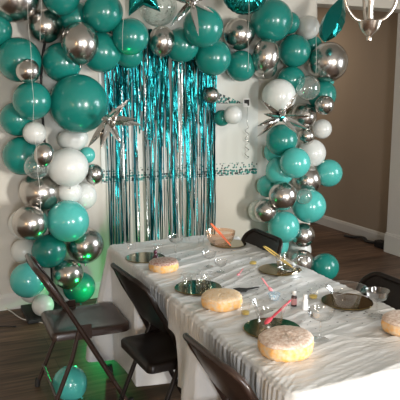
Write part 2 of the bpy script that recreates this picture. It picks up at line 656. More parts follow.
def make_cloth():
    # perimeter of a rounded rectangle
    per = []
    nrm = []
    rc = 0.045
    step = 0.006
    x0, x1, y0, y1 = TX0, TX1, TY0, TY1

    def seg(a, b, n):
        L = math.dist(a, b)
        k = max(2, int(L / step))
        for i in range(k):
            t = i / k
            per.append((a[0] + (b[0] - a[0]) * t, a[1] + (b[1] - a[1]) * t))
            nrm.append(n)

    def cor(cx, cy, a0):
        for i in range(12):
            a = a0 + PI / 2 * i / 12
            per.append((cx + rc * math.cos(a), cy + rc * math.sin(a)))
            nrm.append((math.cos(a), math.sin(a)))
    seg((x0 + rc, y0), (x1 - rc, y0), (0, -1))
    cor(x1 - rc, y0 + rc, -PI / 2)
    seg((x1, y0 + rc), (x1, y1 - rc), (1, 0))
    cor(x1 - rc, y1 - rc, 0)
    seg((x1 - rc, y1), (x0 + rc, y1), (0, 1))
    cor(x0 + rc, y1 - rc, PI / 2)
    seg((x0, y1 - rc), (x0, y0 + rc), (-1, 0))
    cor(x0 + rc, y0 + rc, PI)
    per = np.array(per)
    nrm = np.array(nrm)
    n = len(per)
    s = np.concatenate([[0], np.cumsum(np.linalg.norm(np.diff(per, axis=0), axis=1))])
    cx, cy = (x0 + x1) / 2, (y0 + y1) / 2
    rows = []
    # top: grid from the spine line outwards
    spine = np.stack([np.full(n, cx), np.clip(per[:, 1], y0 + 0.38, y1 - 0.38)], 1)
    NT = 60
    sideamp = np.where(nrm[:, 1] < -0.5, 0.15, 1.0)
    edge_r = 0.012
    for i in range(NT + 1):
        t = i / NT
        p = spine + (per - nrm * edge_r - spine) * t
        d = np.linalg.norm(per - p, axis=1)
        z = TZ + wrinkle(p[:, 0], p[:, 1]) * 1.1 + 0.003
        # gathers radiating in from the edge
        g = np.sin(s * 2 * PI / 0.029 + 9 * vnoise(s * 9, s * 0, 5)) * 0.5 + vnoise(s * 40, s * 0, 6)
        z = z + 0.003 * sideamp * g * np.exp(-d / 0.06)
        rows.append(np.stack([p[:, 0], p[:, 1], z], 1))
    zlast = rows[-1][:, 2]
    for a in (0.35, 0.75, 1.15, 1.57):
        p = per - nrm * edge_r * (1 - math.sin(a))
        rows.append(np.stack([p[:, 0], p[:, 1], zlast - edge_r * (1 - math.cos(a))], 1))
    # skirt
    NS = 46
    ytop = zlast - edge_r
    # bottom height: lower at the far end
    far = sstep(2.25, 2.6, per[:, 1])
    zb = 0.375 * (1 - far) + (0.10 + 0.05 * vnoise(s * 4, s * 0, 8)) * far + 0.02 * vnoise(s * 7, s * 0, 9)
    cor_w = np.zeros(n)
    for qx, qy in ((x0, y0), (x1, y0), (x0, y1), (x1, y1)):
        cor_w = np.maximum(cor_w, np.exp(-((per[:, 0] - qx) ** 2 + (per[:, 1] - qy) ** 2) / 0.012))
    g1 = np.sin(s * 2 * PI / 0.029 + 9 * vnoise(s * 9, s * 0, 5)) * 0.5 + vnoise(s * 40, s * 0, 6)
    for i in range(1, NS + 1):
        t = (i / NS) ** 1.15
        z = ytop + (zb - ytop) * t
        dep = ytop - z
        ruff = 0.007 * sideamp * g1 * np.exp(-((dep - 0.03) / 0.05) ** 2)
        f2 = np.sin(s * 2 * PI / 0.17 + 5 * vnoise(s * 3, dep * 2, 14)) + 0.9 * np.sin(s * 2 * PI / 0.31 + 4 * vnoise(s * 2, dep * 2, 15))
        fold = 0.013 * f2 * np.clip(dep / 0.35, 0, 1)
        small = 0.010 * vnoise(s * 9 + dep * 10, dep * 7, 16) * np.clip(dep / 0.06, 0, 1)
        off = 0.006 + ruff + fold * 0.8 + small + 0.02 * np.clip(dep / 0.5, 0, 1)
        off = off + cor_w * 0.12 * np.clip(dep / 0.6, 0, 1) ** 1.1 * (per[:, 1] > 2.4)
        for (hx_, hy_, ang) in CHAIRS[1:]:
            side = -1 if ang < 90 else 1
            front = hx_ + (0.215 if side < 0 else -0.215)
            edge = x0 if side < 0 else x1
            need = (front - edge) * (-side) + 0.04
            wy = 1 - sstep(0.235, 0.305, np.abs(per[:, 1] - hy_))
            on = (nrm[:, 0] * side > 0.5)
            push = need * (1 - sstep(0.47, 0.62, z)) * wy * on
            keep = 1 - (1 - sstep(0.47, 0.62, z)) * wy * on
            off = off * (0.25 + 0.75 * keep) - push
        p = per + nrm * off[:, None]
        # keep clear of the left chair standing in front of the far end
        p[:, 0] = np.where((per[:, 1] > 2.80) & (nrm[:, 0] < -0.5), np.maximum(p[:, 0], 0.903 - 0.30 * np.clip((per[:, 1] - 3.27) / 0.1, 0, 1)), p[:, 0])
        rows.append(np.stack([p[:, 0], p[:, 1], z], 1))
    V = np.concatenate(rows)
    nr = len(rows)
    idx = np.arange(n)
    F = []
    for i in range(nr - 1):
        a = i * n + idx
        b = i * n + (idx + 1) % n
        F.append(np.stack([a, b, b + n, a + n], 1))
    F = np.concatenate(F)
    return from_np('tablecloth', V, F, M['cloth'])


cl = make_cloth()
tag(cl, 'white satin tablecloth with gathered edge draped over the long table', 'tablecloth')


# ------------------------------------------------------------------ folding chairs
def chair_proto(mat, TXp=-0.245, TZp=0.785):
    root = thing('folding_chair', 'chair', 'chair', (0, 0, 0))
    FX, RX = 0.175, -0.235
    hw = 0.2

    def stile(z):       # local x of the upright at height z
        return FX + (TXp - FX) * z / TZp
    # one upright frame: inverted U from the left front foot over the top to the right front foot
    pts = []
    zt = TZp - 0.015
    for z in (0.015, 0.2, 0.4, 0.58, 0.70):
        pts.append((stile(z) - (0.012 if z > 0.6 else 0), -(0.215 - 0.018 * z / TZp), z))
    R = 0.075
    for k in range(1, 9):
        a = PI / 2 * k / 8
        z = zt - R + R * math.sin(a)
        pts.append((stile(z) - 0.012, -(hw - R + R * math.cos(a)), z))
    half = pts
    full = half + [(x, -y, z) for (x, y, z) in half[::-1]]
    for i, (x, y, z) in enumerate(full):
        if z > zt - 0.03:
            full[i] = (x - 0.03 * (1 - (y / hw) ** 2), y, z)
    bm = bmesh.new()
    add_tube(bm, full, 0.0125, 12)
    from_bm('upright_frame', bm, mat, root, smooth=True, angle=50)
    # curved back panel with rounded lower corners
    bm = bmesh.new()
    nu, nv = 16, 10
    for side in (0, 1):
        grid = []
        for j in range(nv + 1):
            row = []
            z = 0.575 + (zt - 0.575) * j / nv
            t = min(1, (z - 0.575) / 0.05)
            w = (hw - 0.006) * (0.86 + 0.14 * math.sin(t * PI / 2))
            if z > zt - R:
                w = hw - R + math.sqrt(max(0, R * R - (z - (zt - R)) ** 2)) - 0.004
            for i in range(nu + 1):
                y = w * (2 * i / nu - 1)
                x = stile(z) - 0.012 - 0.032 * (1 - (y / hw) ** 2) * (0.6 + 0.4 * j / nv) + (0.004 if side else -0.004)
                row.append(bm.verts.new((x, y, z)))
            grid.append(row)
        for j in range(nv):
            for i in range(nu):
                bm.faces.new((grid[j][i], grid[j][i + 1], grid[j + 1][i + 1], grid[j + 1][i]))
        if side == 0:
            g0 = grid
        else:
            bnd = lambda g: [g[0][i] for i in range(nu)] + [g[j][nu] for j in range(nv)] + [g[nv][i] for i in range(nu, 0, -1)] + [g[j][0] for j in range(nv, 0, -1)]
            a, b = bnd(g0), bnd(grid)
            for i in range(len(a)):
                bm.faces.new((a[i], a[(i + 1) % len(a)], b[(i + 1) % len(a)], b[i]))
    from_bm('backrest', bm, mat, root, smooth=True, angle=50)
    # seat: dished pan with rolled rim
    bm = bmesh.new()

    def outline(ins, z):
        x0, x1, yb, yf, r = -0.205 + ins, 0.200 - ins, 0.183 - ins, 0.192 - ins, 0.055
        ring = []
        for (cx_, cy_, a0) in ((x1 - r, yf - r, 0), (x0 + 0.03, yb - 0.03, PI / 2), (x0 + 0.03, -(yb - 0.03), PI), (x1 - r, -(yf - r), 1.5 * PI)):
            rr = r if cx_ > 0 else 0.03
            for k in range(7):
                a = a0 + PI / 2 * k / 6
                ring.append(bm.verts.new((cx_ + rr * math.cos(a), cy_ + rr * math.sin(a), z)))
        return ring
    lv = [outline(0.012, 0.398), outline(0.0, 0.402), outline(0.0, 0.432), outline(0.006, 0.440), outline(0.018, 0.442), outline(0.05, 0.436), outline(0.11, 0.432)]
    for a, b in zip(lv, lv[1:]):
        for k in range(len(a)):
            bm.faces.new((a[k], a[(k + 1) % len(a)], b[(k + 1) % len(a)], b[k]))
    bm.faces.new(lv[0][::-1])
    bm.faces.new(lv[-1])
    seat = from_bm('seat', bm, mat, root, smooth=True, angle=50)
    # rear legs
    for s in (-1, 1):
        bm = bmesh.new()
        add_tube(bm, [(0.135, s * 0.196, 0.395), (-0.03, s * 0.2, 0.22), (RX, s * 0.205, 0.015)] if False else
                 [(stile(0.47) + 0.012, s * 0.191, 0.475), (-0.115, s * 0.197, 0.30), (RX, s * 0.203, 0.015)], 0.0115, 10)
        from_bm('rear_leg', bm, mat, root, smooth=True, angle=50)
    for s in (-1, 1):
        bm = bmesh.new()
        add_tube(bm, [(FX + 0.003, s * 0.215, 0.045), (FX + 0.01, s * 0.215, 0.0)], 0.0155, 10)
        from_bm('foot_cap', bm, M['rubber'], root, smooth=True, angle=40)
        bm = bmesh.new()
        add_tube(bm, [(RX + 0.003, s * 0.203, 0.045), (RX - 0.003, s * 0.203, 0.0)], 0.0145, 10)
        from_bm('foot_cap', bm, M['rubber'], root, smooth=True, angle=40)
    zf = 0.12
    bm = bmesh.new()
    add_tube(bm, [(stile(zf), -0.213, zf), (stile(zf), 0.213, zf)], 0.008, 8)
    from_bm('stretcher', bm, mat, root, smooth=True, angle=50)
    bm = bmesh.new()
    add_tube(bm, [(RX + 0.035, -0.201, zf), (RX + 0.035, 0.201, zf)], 0.008, 8)
    from_bm('stretcher', bm, mat, root, smooth=True, angle=50)
    # hinge brackets
    for s in (-1, 1):
        bm = bmesh.new()
        add_box(bm, (stile(0.44) - 0.02, s * 0.198 - 0.004, 0.40), (stile(0.44) + 0.05, s * 0.198 + 0.004, 0.475), 0.002)
        from_bm('hinge_bracket', bm, mat, root)
    return root


LAB = [
    'dark brown metal folding chair at the far left, seat bare, aqua balloon under it',
    'shade-darkened brown metal folding chair tucked under the left table edge, nearest the left chair',
    'folding chair nearest the camera, only its glossy brown backrest showing at the bottom edge',
    'dark folding chair on the far right side of the table before an aqua balloon',
    'dark folding chair on the right side of the table behind the clear stemmed coupe',
]
protoB = chair_proto(M['brown_metal'])
protoK = None
for i, ((x, y, a), lab) in enumerate(zip(CHAIRS, LAB)):
    if i == 0:
        c = protoB
    elif i == 1:
        c = chair_proto(M['shaded_brown_metal'], -0.222, 0.835)
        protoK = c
    elif i == 2:
        c = copy_tree(protoB)
    else:
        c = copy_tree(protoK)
    c.location = (x, y, 0)
    c.rotation_euler = (0, 0, math.radians(a))
    tag(c, lab, 'chair', 'folding chairs around the table')

# ------------------------------------------------------------------ curtain, banner
bm = bmesh.new()
nz = 30
bx0, bx1, bz0, bz1 = 1.22, 2.60, 0.915, 1.98
cols = 40
grid = []
for j in range(nz + 1):
    z = bz0 + (bz1 - bz0) * j / nz
    grid.append([bm.verts.new((bx0 + (bx1 - bx0) * i / cols, W - 0.008 - 0.004 * math.sin(i * 0.9) ** 2 * (1 + 0.3 * math.sin(j)), z)) for i in range(cols + 1)])
for j in range(nz):
    for i in range(cols):
        bm.faces.new((grid[j][i], grid[j][i + 1], grid[j + 1][i + 1], grid[j + 1][i]))
o = from_bm('party_banner', bm, M['banner'], smooth=True)
tag(o, 'white printed banner on the back wall with a teal confetti border', 'banner')
# the printed dark square in its white frame
bm = bmesh.new()
add_box(bm, (2.452, W - 0.0165, 1.500), (2.520, W - 0.0145, 1.572))
fr = from_bm('printed_frame', bm, M['white_plastic'], o)
bm = bmesh.new()
vs = [bm.verts.new((x, W - 0.0172, z)) for x, z in ((2.462, 1.560), (2.512, 1.562), (2.512, 1.512), (2.497, 1.510), (2.492, 1.528), (2.464, 1.532))]
bm.faces.new(vs)
from_bm('printed_square', bm, M['black'], o)

rnd = random.Random(3)
V, F, MI = [], [], []


def strip(x, y, ztop, zbot, w, mi, seedv):
    rr = random.Random(seedv)
    n = 26
    ph = rr.uniform(0, 6)
    tw = rr.uniform(-0.5, 0.5)
    fr_ = rr.uniform(5, 9)
    base = len(V)
    for k in range(n + 1):
        t = k / n
        z = ztop + (zbot - ztop) * t
        ang = tw + 0.65 * math.sin(ph + t * fr_) + rr.uniform(-1, 1) * (0.10 + 0.35 * max(0.0, 1 - t * 1.8))
        dx = 0.004 * math.sin(ph * 2 + t * 9) + 0.006 * math.sin(ph + t * 2.3)
        dy = rr.uniform(-0.004, 0.004)
        V.append((x + dx - math.cos(ang) * w / 2, y + dy - math.sin(ang) * w / 2, z))
        V.append((x + dx + math.cos(ang) * w / 2, y + dy + math.sin(ang) * w / 2, z))
    for k in range(n):
        F.append((base + 2 * k, base + 2 * k + 1, base + 2 * k + 3, base + 2 * k + 2))
        MI.append(mi)


gaps = [(1.445, 0.012), (1.535, 0.018), (1.66, 0.010), (1.735, 0.012), (1.875, 0.012), (1.31, 0.012), (2.03, 0.010)]
x = 1.258
k = 0
while x < 2.19:
    k += 1
    w = rnd.uniform(0.008, 0.0125)
    mi = 1 if rnd.random() < 0.10 else (2 if rnd.random() < 0.5 else 0)
    ingap = any(abs(x - g) < hw_ for g, hw_ in gaps)
    strip(x, W - 0.035 - rnd.uniform(0, 0.012), 2.10, (1.42 + rnd.uniform(-.12, .12)) if ingap else 0.12 + rnd.uniform(0, 0.08), w, mi, k)
    if rnd.random() < 0.75:    # second, shorter layer: the top is denser
        strip(x + rnd.uniform(-0.004, 0.004), W - 0.055 - rnd.uniform(0, 0.006), 2.10, rnd.uniform(1.05, 1.6), w * 0.9, 0, 1000 + k)
    x += rnd.uniform(0.006, 0.0115) + (0.011 if rnd.random() < 0.15 else 0)
me = bpy.data.meshes.new('fringe_curtain')
me.from_pydata(V, [], F)
tf = pbr('teal_tinsel', (0.014, 0.21, 0.225), 0.24, metal=1.0, bump=(70, 0.5, 0.006))
sf = pbr('silver_tinsel', (0.42, 0.45, 0.43), 0.25, metal=1.0, bump=(70, 0.5, 0.006))
me.materials.append(tf)
me.materials.append(sf)
me.materials.append(pbr('dark_teal_tinsel', (0.006, 0.06, 0.075), 0.3, metal=1.0, bump=(70, 0.5, 0.006)))
for p, mi in zip(me.polygons, MI):
    p.material_index = mi
o = bpy.data.objects.new('fringe_curtain', me)
COL.objects.link(o)
tag(o, 'shiny teal foil fringe curtain hanging on the back wall behind the table', 'curtain', kind='stuff')

# ------------------------------------------------------------------ balloons
BALLOONS = [
    (0.605, 3.067, 0.088, 0.088, 1, 'A', 'aqua balloon lying on the floor between the left chair legs'),
    (3.1, 4.284, 0.118, 0.118, 1, 'T', 'teal balloon lying alone on the dark floor beyond the table'),
    (0.68, 4.322, 0.104, 0.076, 1, 'W', 'white balloon low behind the left chair seat at the foot of the column'),
    (0.6, 4.437, 2.251, 0.161, 1, 'C', 'large chrome silver balloon cut by the top left corner of the photo'),
    (0.9, 4.359, 2.265, 0.125, 1, 'T', 'teal balloon cut by the top edge, left of the topmost teal pair'),
    (1.179, 4.316, 2.17, 0.135, 1, 'T', 'round teal balloon at the arch top just left of the teal foil star'),
    (0.807, 4.484, 2.076, 0.115, 1, 'C', 'chrome balloon with an orange lamp glint, right of the big top left chrome one'),
    (0.998, 4.263, 1.95, 0.123, 1.1, 'C', 'egg shaped chrome balloon in the upper left of the arch between teal balloons'),
    (0.912, 4.466, 1.828, 0.135, 1, 'T', 'teal balloon just above the biggest balloon, under the egg shaped chrome one'),
    (0.614, 4.451, 1.838, 0.147, 1, 'T', 'wide teal balloon behind the small chrome balloon near the left edge'),
    (0.471, 4.49, 2.035, 0.111, 1, 'T', 'teal balloon cut by the left edge below the large chrome one'),
    (0.642, 4.253, 1.757, 0.077, 1, 'C', 'small chrome balloon in front of the wide teal balloon near the left edge'),
    (0.669, 4.319, 1.56, 0.126, 1, 'T', 'teal balloon left of the biggest balloon with a ribbon hanging over it'),
    (0.996, 4.359, 1.537, 0.202, 1, 'T', 'biggest balloon of all, deep teal, in the upper left column'),
    (1.185, 4.419, 1.905, 0.141, 1, 'T', 'teal balloon at the left top corner of the foil curtain'),
    (1.027, 4.486, 2.141, 0.111, 1, 'T', 'teal balloon tucked deep behind the egg shaped chrome balloon'),
    (0.586, 4.484, 1.434, 0.116, 1, 'T', 'teal balloon peeking out left of the small round white balloon'),
    (0.683, 4.363, 1.34, 0.078, 1, 'W', 'small round white balloon with a ribbon over it, left column'),
    (0.709, 4.173, 1.206, 0.066, 1.2, 'C', 'small chrome balloon hanging upside down with its knot showing below'),
    (0.605, 4.466, 1.174, 0.132, 1, 'T', 'teal balloon at the outer left side of the left column behind the confetti one'),
    (0.677, 4.284, 1.119, 0.088, 1, 'K', 'clear confetti balloon in the left column under the upside down chrome one'),
    (0.897, 4.321, 1.097, 0.14, 0.93, 'W', 'largest white balloon, middle of the left column'),
    (0.976, 4.49, 1.282, 0.109, 0.75, 'W', 'flattened white balloon wedged under the biggest teal balloon'),
    (1.089, 4.541, 1.155, 0.06, 1, 'A', 'tiny teal balloon between two white ones on the inner side of the left column'),
    (1.128, 4.503, 1.014, 0.067, 1.1, 'C', 'small chrome balloon sticking out beside the left edge of the foil curtain'),
    (0.717, 4.459, 0.91, 0.142, 1, 'C', 'large chrome balloon in the middle of the left column below the confetti one'),
    (0.922, 4.402, 0.905, 0.086, 0.95, 'W', 'pale grey white balloon just below the largest white one'),
    (1.047, 4.503, 0.852, 0.093, 1.05, 'W', 'white balloon nearest the foil curtain low in the left column'),
    (0.884, 4.325, 0.707, 0.146, 1, 'A', 'large aqua balloon with a green glow along its lower edge, left column'),
    (0.611, 4.277, 0.725, 0.119, 1, 'C', 'chrome balloon on the outer left side below the large chrome one'),
    (0.598, 4.489, 0.678, 0.107, 1, 'W', 'white balloon showing only as a crescent left of the outer chrome balloon'),
    (0.752, 4.393, 0.483, 0.121, 1, 'T', 'deep teal balloon centred above the backrest of the left folding chair'),
    (1.034, 4.466, 0.483, 0.135, 0.97, 'C', 'chrome balloon with the brightest green glow, inner side of the left column'),
    (0.876, 4.358, 0.304, 0.109, 0.95, 'C', 'chrome balloon touching the left chair backrest, green glow at its right'),
    (0.582, 4.302, 0.311, 0.121, 1, 'A', 'pale aqua balloon lowest at the left, behind the top of the left chair'),
    (0.647, 4.482, 0.199, 0.116, 1, 'W', 'white balloon seen as a crescent under the lowest aqua one on the left'),
    (0.592, 4.509, 0.472, 0.09, 1, 'W', 'white balloon left of the deep teal one above the chair backrest'),
    (0.98, 4.476, 0.157, 0.12, 0.95, 'T', 'lowest teal balloon of the left column, glowing green'),
    (1.627, 4.425, 2.242, 0.137, 1, 'K', 'large clear balloon with silver confetti at the arch top'),
    (1.365, 4.284, 2.008, 0.125, 1, 'T', 'teal balloon with a green light spot above the foil curtain'),
    (1.408, 4.462, 1.899, 0.102, 1, 'T', 'teal balloon half hidden behind the one with the green light spot'),
    (1.627, 4.35, 1.992, 0.094, 1.12, 'C', 'chrome balloon right above the middle of the foil curtain'),
    (1.819, 4.43, 1.975, 0.127, 1, 'T', 'teal balloon directly right of the chrome one above the curtain'),
    (1.902, 4.224, 2.091, 0.144, 1, 'T', 'large teal balloon under the lower right spikes of the top silver starburst'),
    (2.078, 4.425, 1.888, 0.138, 1, 'T', 'teal balloon over the right top corner of the foil curtain'),
    (2.355, 4.484, 1.831, 0.12, 1, 'T', 'teal balloon hanging lowest between two chrome ones at the arch top'),
    (2.333, 4.482, 2.08, 0.122, 1, 'C', 'chrome balloon directly below the round teal foil balloon'),
    (2.595, 4.422, 2.191, 0.165, 1, 'T', 'largest teal balloon on the top right of the arch'),
    (2.509, 4.352, 1.906, 0.106, 1.25, 'C', 'tall egg shaped chrome balloon under the largest top right teal one'),
    (2.59, 4.504, 1.828, 0.098, 1, 'C', 'chrome balloon mostly hidden behind the tall egg shaped chrome one'),
    (2.817, 4.514, 2.191, 0.089, 1, 'T', 'teal balloon peeking out between the largest top right teal one and a white one'),
    (3.001, 4.507, 2.161, 0.095, 1, 'W', 'white balloon at the top right beside the pointed teal foil balloon'),
    (2.85, 4.471, 1.962, 0.131, 1, 'T', 'teal balloon left of the largest chrome balloon on the right side'),
    (3.121, 4.373, 1.873, 0.16, 1, 'C', 'largest chrome balloon on the right, against the brown wall opening'),
    (3.068, 4.525, 2.021, 0.075, 1, 'T', 'dark teal balloon hidden above left of the right side large chrome one'),
    (2.829, 4.481, 1.724, 0.116, 0.95, 'T', 'dark teal balloon behind the white and the clear one, right column top'),
    (2.882, 4.303, 1.657, 0.097, 1, 'K', 'clear balloon below the large chrome one, top of the right column'),
    (3.126, 4.451, 1.6, 0.118, 1.05, 'T', 'teal balloon behind the small chrome one on the outer right side'),
    (3.222, 4.535, 1.721, 0.069, 0.8, 'A', 'small aqua balloon under the largest chrome balloon on the right'),
    (3.048, 4.3, 1.518, 0.078, 1, 'C', 'small chrome balloon on the outer right edge of the right column'),
    (2.662, 4.393, 1.592, 0.134, 1, 'W', 'large white balloon behind the starburst on the right column'),
    (2.976, 4.492, 1.422, 0.106, 1, 'C', 'chrome balloon right of the starburst centre in the right column'),
    (2.666, 4.344, 1.235, 0.127, 1, 'T', 'deep teal balloon just below the right silver starburst'),
    (2.704, 4.508, 1.121, 0.093, 1, 'A', 'aqua balloon mostly hidden behind two teal ones on the inner right column'),
    (2.98, 4.451, 1.253, 0.072, 1, 'C', 'smallest chrome balloon, middle of the right column between white ones'),
    (3.186, 4.519, 1.305, 0.083, 1, 'W', 'small white balloon at the outer side of the right column'),
    (3.066, 4.486, 1.1, 0.117, 1, 'W', 'white balloon behind the aqua one in the middle of the right column'),
    (2.68, 4.381, 0.973, 0.117, 1, 'A', 'teal balloon left behind the pale aqua one in the right column'),
    (2.696, 4.18, 1.06, 0.12, 1, 'A', 'pale aqua balloon in front in the middle of the right column'),
    (3.243, 4.48, 0.915, 0.119, 1, 'A', 'aqua balloon sticking out farthest right of the right column'),
    (3.017, 4.478, 0.866, 0.126, 1, 'C', 'chrome balloon directly under the pale aqua one in the right column'),
    (2.642, 4.508, 0.831, 0.094, 1, 'A', 'small teal balloon on the inner left side of the right column'),
    (2.627, 4.239, 0.786, 0.114, 1, 'C', 'bright chrome balloon left of the small clear one low in the right column'),
    (2.841, 4.254, 0.765, 0.066, 1, 'K', 'smallest clear balloon, low in the right column over an aqua one'),
    (2.963, 4.355, 0.658, 0.141, 1, 'A', 'wide aqua balloon behind the smallest clear balloon'),
    (2.528, 4.338, 0.651, 0.095, 1, 'C', 'chrome balloon farthest left in the lower right column'),
    (2.558, 4.508, 0.619, 0.09, 1, 'W', 'white balloon seen as a crescent left of the lower chrome one'),
    (2.694, 4.327, 0.503, 0.13, 1, 'A', 'round aqua balloon low in the right column above the table corner'),
    (2.928, 4.389, 0.399, 0.104, 1, 'C', 'chrome balloon right of the low round aqua one'),
    (2.967, 4.497, 0.235, 0.106, 1, 'W', 'white balloon between two chrome ones at the foot of the right column'),
    (2.888, 4.326, 0.177, 0.103, 1, 'C', 'lowest chrome balloon of the right column beside the table edge'),
    (2.695, 4.477, 0.322, 0.126, 1, 'A', 'aqua balloon directly behind the far right folding chair'),
    (2.097, 4.5, 1.6, 0.063, 1, 'C', 'small chrome balloon at the right edge of the foil curtain'),
    (2.192, 4.493, 1.416, 0.064, 1, 'T', 'small teal balloon half hidden behind the white one on the banner'),
    (2.232, 4.377, 1.443, 0.071, 1, 'W', 'small white balloon in front of the banner right of the curtain'),
]


BM_ = {'T': M['teal'], 'A': M['aqua'], 'C': M['chrome'], 'W': M['white_latex'], 'K': M['clear_latex']}


def balloon_mesh(kind):
    bm = bmesh.new()
    prof = []
    n = 26
    for i in range(n + 1):
        t = i / n
        a = PI * t
        r = math.sin(a)
        z = -math.cos(a)
        # slightly drawn out towards the neck (bottom)
        if z < 0:
            z = z * (1 + 0.06 * (-z) ** 2)
            r = r * (1 - 0.05 * (-z) ** 3)
        prof.append((max(r, 0.0), z))
    prof = [(0.035, -1.085)] + [p for p in prof if p[0] > 0.09 or p[1] > 0.5]
    prof = [p for p in prof if p[0] > 0.001]
    add_lathe(bm, prof, 40, cap0=True, cap1=True)
    me = bpy.data.meshes.new('balloon')
    bmesh.ops.recalc_face_normals(bm, faces=bm.faces)
    bm.to_mesh(me)
    bm.free()
    me.materials.append(BM_[kind])
    me.shade_smooth()
    kb = bmesh.new()
    add_lathe(kb, [(0.03, 0.03), (0.045, -0.01), (0.03, -0.03), (0.045, -0.05), (0.085, -0.09), (0.03, -0.085)], 12, (0, 0, -1.08), cap0=True, cap1=True)
    mk = bpy.data.meshes.new('knot')
    bmesh.ops.recalc_face_normals(kb, faces=kb.faces)
    kb.to_mesh(mk)
    kb.free()
    mk.materials.append(BM_[kind])
    mk.shade_smooth()
    return me, mk


BME = {k: balloon_mesh(k) for k in BM_}
CATN = {'T': 'latex_balloon', 'A': 'latex_balloon', 'W': 'latex_balloon', 'C': 'chrome_balloon', 'K': 'clear_balloon'}
rb = random.Random(5)
for (x, y, z, r, asp, kd, lab) in BALLOONS:
    me, mk = BME[kd]
    r *= 1.035
    o = bpy.data.objects.new(CATN[kd], me)
    COL.objects.link(o)
    o.location = (x, y, z)
    sa = math.sqrt(asp)
    if asp == 1:
        o.scale = (r, r, r)
        # neck turned away from the viewer side, into the cluster
        d = Vector((rb.uniform(-0.5, 0.5), 1.0, rb.uniform(-0.5, 0.3)))
        if y < 3.5:
            d = Vector((0.45, -0.55, -0.62))
        o.rotation_euler = d.to_track_quat('-Z', 'Y').to_euler()
    else:
        o.scale = (r, r, r * asp)
        o.rotation_euler = (rb.uniform(-0.1, 0.1), rb.uniform(-0.15, 0.15), 0)
    kn = bpy.data.objects.new('knot', mk)
    COL.objects.link(kn)
    kn.parent = o
    tag(o, lab, 'balloon', 'floor balloons' if lab.find('floor') > 0 else 'balloon garland')

# silver confetti inside the two confetti balloons
for (x, y, z, r, asp, kd, lab) in BALLOONS:
    if kd != 'K' or not ('confetti' in lab):
        continue
    bm = bmesh.new()
    for k in range(90):
        d = Vector((rb.gauss(0, 1), rb.gauss(0, 1), rb.gauss(0, 1))).normalized()
        p = d * r * 0.965
        q = d.to_track_quat('Z', 'Y')
        s = rb.uniform(0.004, 0.008)
        vs = [bm.verts.new(p + q @ Vector((s * math.cos(a), s * math.sin(a), 0))) for a in (0.3, 1.6, 3.3, 4.6)]
        bm.faces.new(vs)
    o = from_bm('confetti', bm, M['silver_foil'], loc=(x, y, z))
    tag(o, 'silver confetti inside the clear balloon ' + ('at the arch top' if z > 1.9 else 'in the left column'), 'confetti', kind='stuff')


# ------------------------------------------------------------------ foil balloons
def starburst(center, spikes, label, w=0.032, mat=None):
    root = thing('starburst_balloon', label, 'foil balloon', center)
    c0 = bmesh.new()
    bmesh.ops.create_icosphere(c0, subdivisions=2, radius=0.036)
    from_bm('core', c0, M['teal_foil'] if 'right column' in label else M['silver_foil'], root, smooth=True)
    for s in spikes:
        v = Vector(s)
        L = v.length
        bm = bmesh.new()
        seg = 4
        prof = [(0.55, 0.02), (0.9, 0.16), (1.0, 0.30), (0.82, 0.55), (0.42, 0.82), (0.03, 1.0)]
        q = v.to_track_quat('Z', 'Y')
        rot0 = rb.uniform(0, 1.5)
        rings = []
        for (rr, t) in prof:
            ring = []
            for k in range(8):
                a = rot0 + 2 * PI * k / 8
                rad = w * rr * (1.0 if k % 2 == 0 else 0.62)
                ring.append(bm.verts.new(q @ Vector((rad * math.cos(a), rad * math.sin(a) * 0.75, L * t))))
            rings.append(ring)
        for a, b in zip(rings, rings[1:]):
            for k in range(8):
                bm.faces.new((a[k], a[(k + 1) % 8], b[(k + 1) % 8], b[k]))
        bm.faces.new(rings[0][::-1])
        bm.faces.new(rings[-1])
        from_bm('spike', bm, M['silver_foil'], root)
    return root


starburst((2.446, 4.00, 1.437), [(-0.208, -0.05, 0.131), (0.108, -0.05, 0.183), (-0.221, -0.12, 0.029), (-0.231, -0.05, -0.062), (-0.21, 0.0, -0.149), (0.243, -0.05, 0.006), (0.198, -0.08, -0.093), (0.072, -0.12, -0.119), (-0.09, -0.15, 0.073), (0.03, -0.15, 0.10)],
          'silver spiky starburst foil balloon with a teal centre on the right column', 0.031)
starburst((1.135, 4.10, 1.432), [(0.138, -0.05, 0.143), (0.17, -0.1, 0.008), (0.253, 0.0, -0.039), (0.074, -0.05, -0.164), (-0.076, -0.08, -0.185), (-0.15, -0.02, -0.18), (-0.07, -0.16, 0.03), (0.06, -0.12, 0.09)],
          'silver spiky starburst foil balloon at the left edge of the fringe curtain', 0.036)
starburst((1.723, 4.02, 2.23), [(-0.177, -0.05, -0.175), (0.018, -0.08, -0.23), (0.146, -0.05, -0.072), (-0.2, 0.0, 0.041), (-0.087, -0.05, 0.185), (0.077, -0.05, 0.184), (0.192, -0.05, 0.099), (-0.03, -0.2, 0.04)],
          'silver spiky starburst foil balloon at the top centre of the arch', 0.030)


